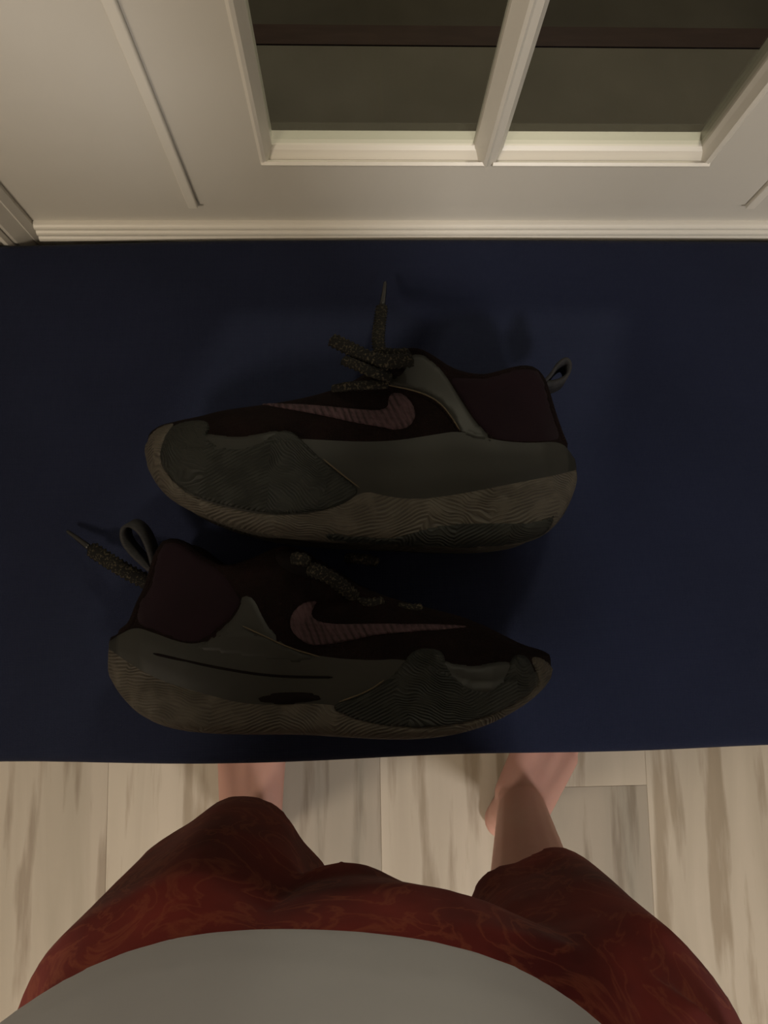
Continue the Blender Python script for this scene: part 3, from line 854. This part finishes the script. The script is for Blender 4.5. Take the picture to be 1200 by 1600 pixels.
capsule(b, H(0, .088, .012), .009, H(0, .106, -.022), .013)        # nose
for k in (-1, 1):
    capsule(b, H(k * .012, .094, -.024), .008, H(k * .006, .1, -.024), .008)
    capsule(b, H(k * .015, .080, .036), .009, H(k * .045, .070, .034), .008)   # brow
    capsule(b, H(k * .079, -.005, .022), .014, H(k * .078, -.002, -.018), .010, flat=((1, 0, 0), .5))   # ear
    capsule(b, H(k * .045, .055, -.02), .02, H(k * .035, .06, -.035), .02)     # cheek
# arms bent to hold a phone up in front of the chest (just above this picture's viewpoint)
def arm(b, k):
    sh_ = Vector((PXC + k * .175, -.36, 1.352)); el = Vector((PXC + k * .255, -.30, 1.115)); wr = Vector((k * .095, -.075, 1.335))
    capsule(b, sh_, .052, el, .040); capsule(b, el, .041, el.lerp(wr, .35), .040); capsule(b, el.lerp(wr, .35), .040, wr, .026)
    hand = Vector((k * .062, -.005, 1.372)); d = (hand - wr).normalized()
    for i in range(4):
        o = Vector((0, 0, 0)) + Vector((k * (.004 - .003 * i), .024 - .017 * i, .004 * i))
        kn = hand + o + Vector((k * .012, 0, 0))
        capsule(b, wr.lerp(hand, .1), .018, kn, .0125)
        m1 = kn + Vector((-k * .022, .012, .022)); m2 = m1 + Vector((-k * .020, .004, .002)); tp = m2 + Vector((-k * .014, 0, -.010))
        ln = (1, 1.08, 1, .82)[i]
        m1 = kn.lerp(m1, ln); capsule(b, kn, .0095, m1, .0088); capsule(b, m1, .0088, m2, .008); capsule(b, m2, .008, tp, .0072)
    th0 = wr.lerp(hand, .35); th1 = th0 + Vector((-k * .022, -.012, .022)); th2 = th1 + Vector((-k * .02, .018, .012)); capsule(b, th0, .015, th1, .012); capsule(b, th1, .0115, th2, .0095)
arm(b, 1); arm(b, -1)
body = fused('body', b, M_skin, person, .0042, 4)
for k in (-1, 1):
    q = dome(H(k * .031, .077, .010), .0115, M_eye, 'eye', person, n=tuple(H(0, 1, 0) - H(0, 0, 0)), fl_=.8)
bm = bmesh.new(); chain_tube(bm, [H(-.024, .080, -.062), H(-.008, .089, -.058), H(.008, .089, -.058), H(.024, .080, -.062)], .0045, .004, 8, 0, step=.004)
link('lips', bm, M_lip, person, True)
b = bmesh.new()
capsule(b, H(0, -.032, .045), .085, H(0, .012, .052), .079); capsule(b, H(0, -.045, .0), .074, H(0, -.05, .03), .08)
fused('hair', b, M_hair, person, .006, 2)
# toenails
# shorts: two wide legs and a seat, fused to one cloth volume that is hollow up the legs
b = bmesh.new()
def shorts_leg(b, st, folds, ph):
    rings = []
    n = 48
    for cx, cy, rx, ry, z, wv_ in st:
        r = []
        for k in range(n):
            t_ = 2 * math.pi * k / n
            f = 1 + wv_ * (.045 * math.sin(folds * t_ + ph) + .02 * math.sin((folds + 3) * t_ + 2 * ph + z * 9))
            r.append((cx + rx * f * math.cos(t_), cy + ry * f * math.sin(t_), z + .010 * wv_ * math.sin(2 * t_ + ph)))
        rings.append(r)
    loft(b, rings)
SL = [(-.128, -.305, .050, .060, .60, 0), (-.128, -.302, .070, .075, .50, .3), (-.128, -.300, .083, .090, .470, .6), (-.128, -.300, .092, .102, .470, 1), (-.130, -.300, .098, .105, .52, .9), (-.130, -.312, .110, .116, .60, .7), (-.138, -.335, .126, .130, .70, .5), (-.10, -.365, .12, .145, .80, .2), (-.09, -.37, .12, .13, .88, 0)]
SR = [(.195, -.370, .050, .060, .60, 0), (.195, -.368, .070, .075, .50, .3), (.192, -.362, .085, .092, .480, .6), (.190, -.360, .094, .104, .480, 1), (.190, -.358, .098, .106, .54, .9), (.182, -.356, .104, .114, .62, .7), (.178, -.365, .120, .128, .70, .5), (.105, -.375, .12, .140, .80, .2), (.08, -.38, .12, .13, .88, 0)]
shorts_leg(b, SL, 5, .8); shorts_leg(b, SR, 5, 2.1)
loft(b, [ell(cx, cy, rx, ry, z) for cx, cy, rx, ry, z in [(.015, -.335, .05, .085, .585), (-.018, -.328, .085, .108, .61), (-.008, -.333, .12, .110, .64), (.012, -.343, .18, .130, .69), (.012, -.36, .270, .145, .76), (-.015, -.372, .232, .150, .84), (.0, -.38, .215, .150, .90), (-.005, -.375, .20, .145, .99)]])
fused('shorts', b, M_red, person, .0045, 4)
# shirt: trunk tube with belly, plus short sleeves
b = bmesh.new()
SH = [(-.040, -.375, .20, .165, .84), (-.040, -.371, .236, .182, .838), (-.042, -.366, .249, .192, .87), (-.042, -.365, .252, .1945, .92), (-.040, -.363, .238, .188, .98), (-.035, -.365, .218, .168, 1.08), (PXC, -.362, .205, .150, 1.20), (PXC, -.362, .205, .135, 1.31), (PXC, -.358, .178, .112, 1.39), (PXC, -.345, .11, .088, 1.435), (PXC, -.338, .080, .076, 1.45)]
rings = []
for cx, cy, rx, ry, z in SH:
    r = ell(cx, cy, rx, ry, z, 72)
    f = max(0, min(1, (1.05 - z) / .15))
    r = [(x + (x - cx) * .012 * f * math.sin(7 * i * 2 * math.pi / 72 + z * 8), y + (y - cy) * .012 * f * math.sin(7 * i * 2 * math.pi / 72 + z * 8), zz + .004 * f * math.sin(3 * i * 2 * math.pi / 72)) for i, (x, y, zz) in enumerate(r)]
    rings.append(r)
loft(b, rings)
for k in (-1, 1):
    sh_ = Vector((PXC + k * .175, -.36, 1.355)); el = Vector((PXC + k * .235, -.315, 1.19))
    capsule(b, sh_, .072, el, .066)
fused('shirt', b, M_shirt, person, .006, 4)
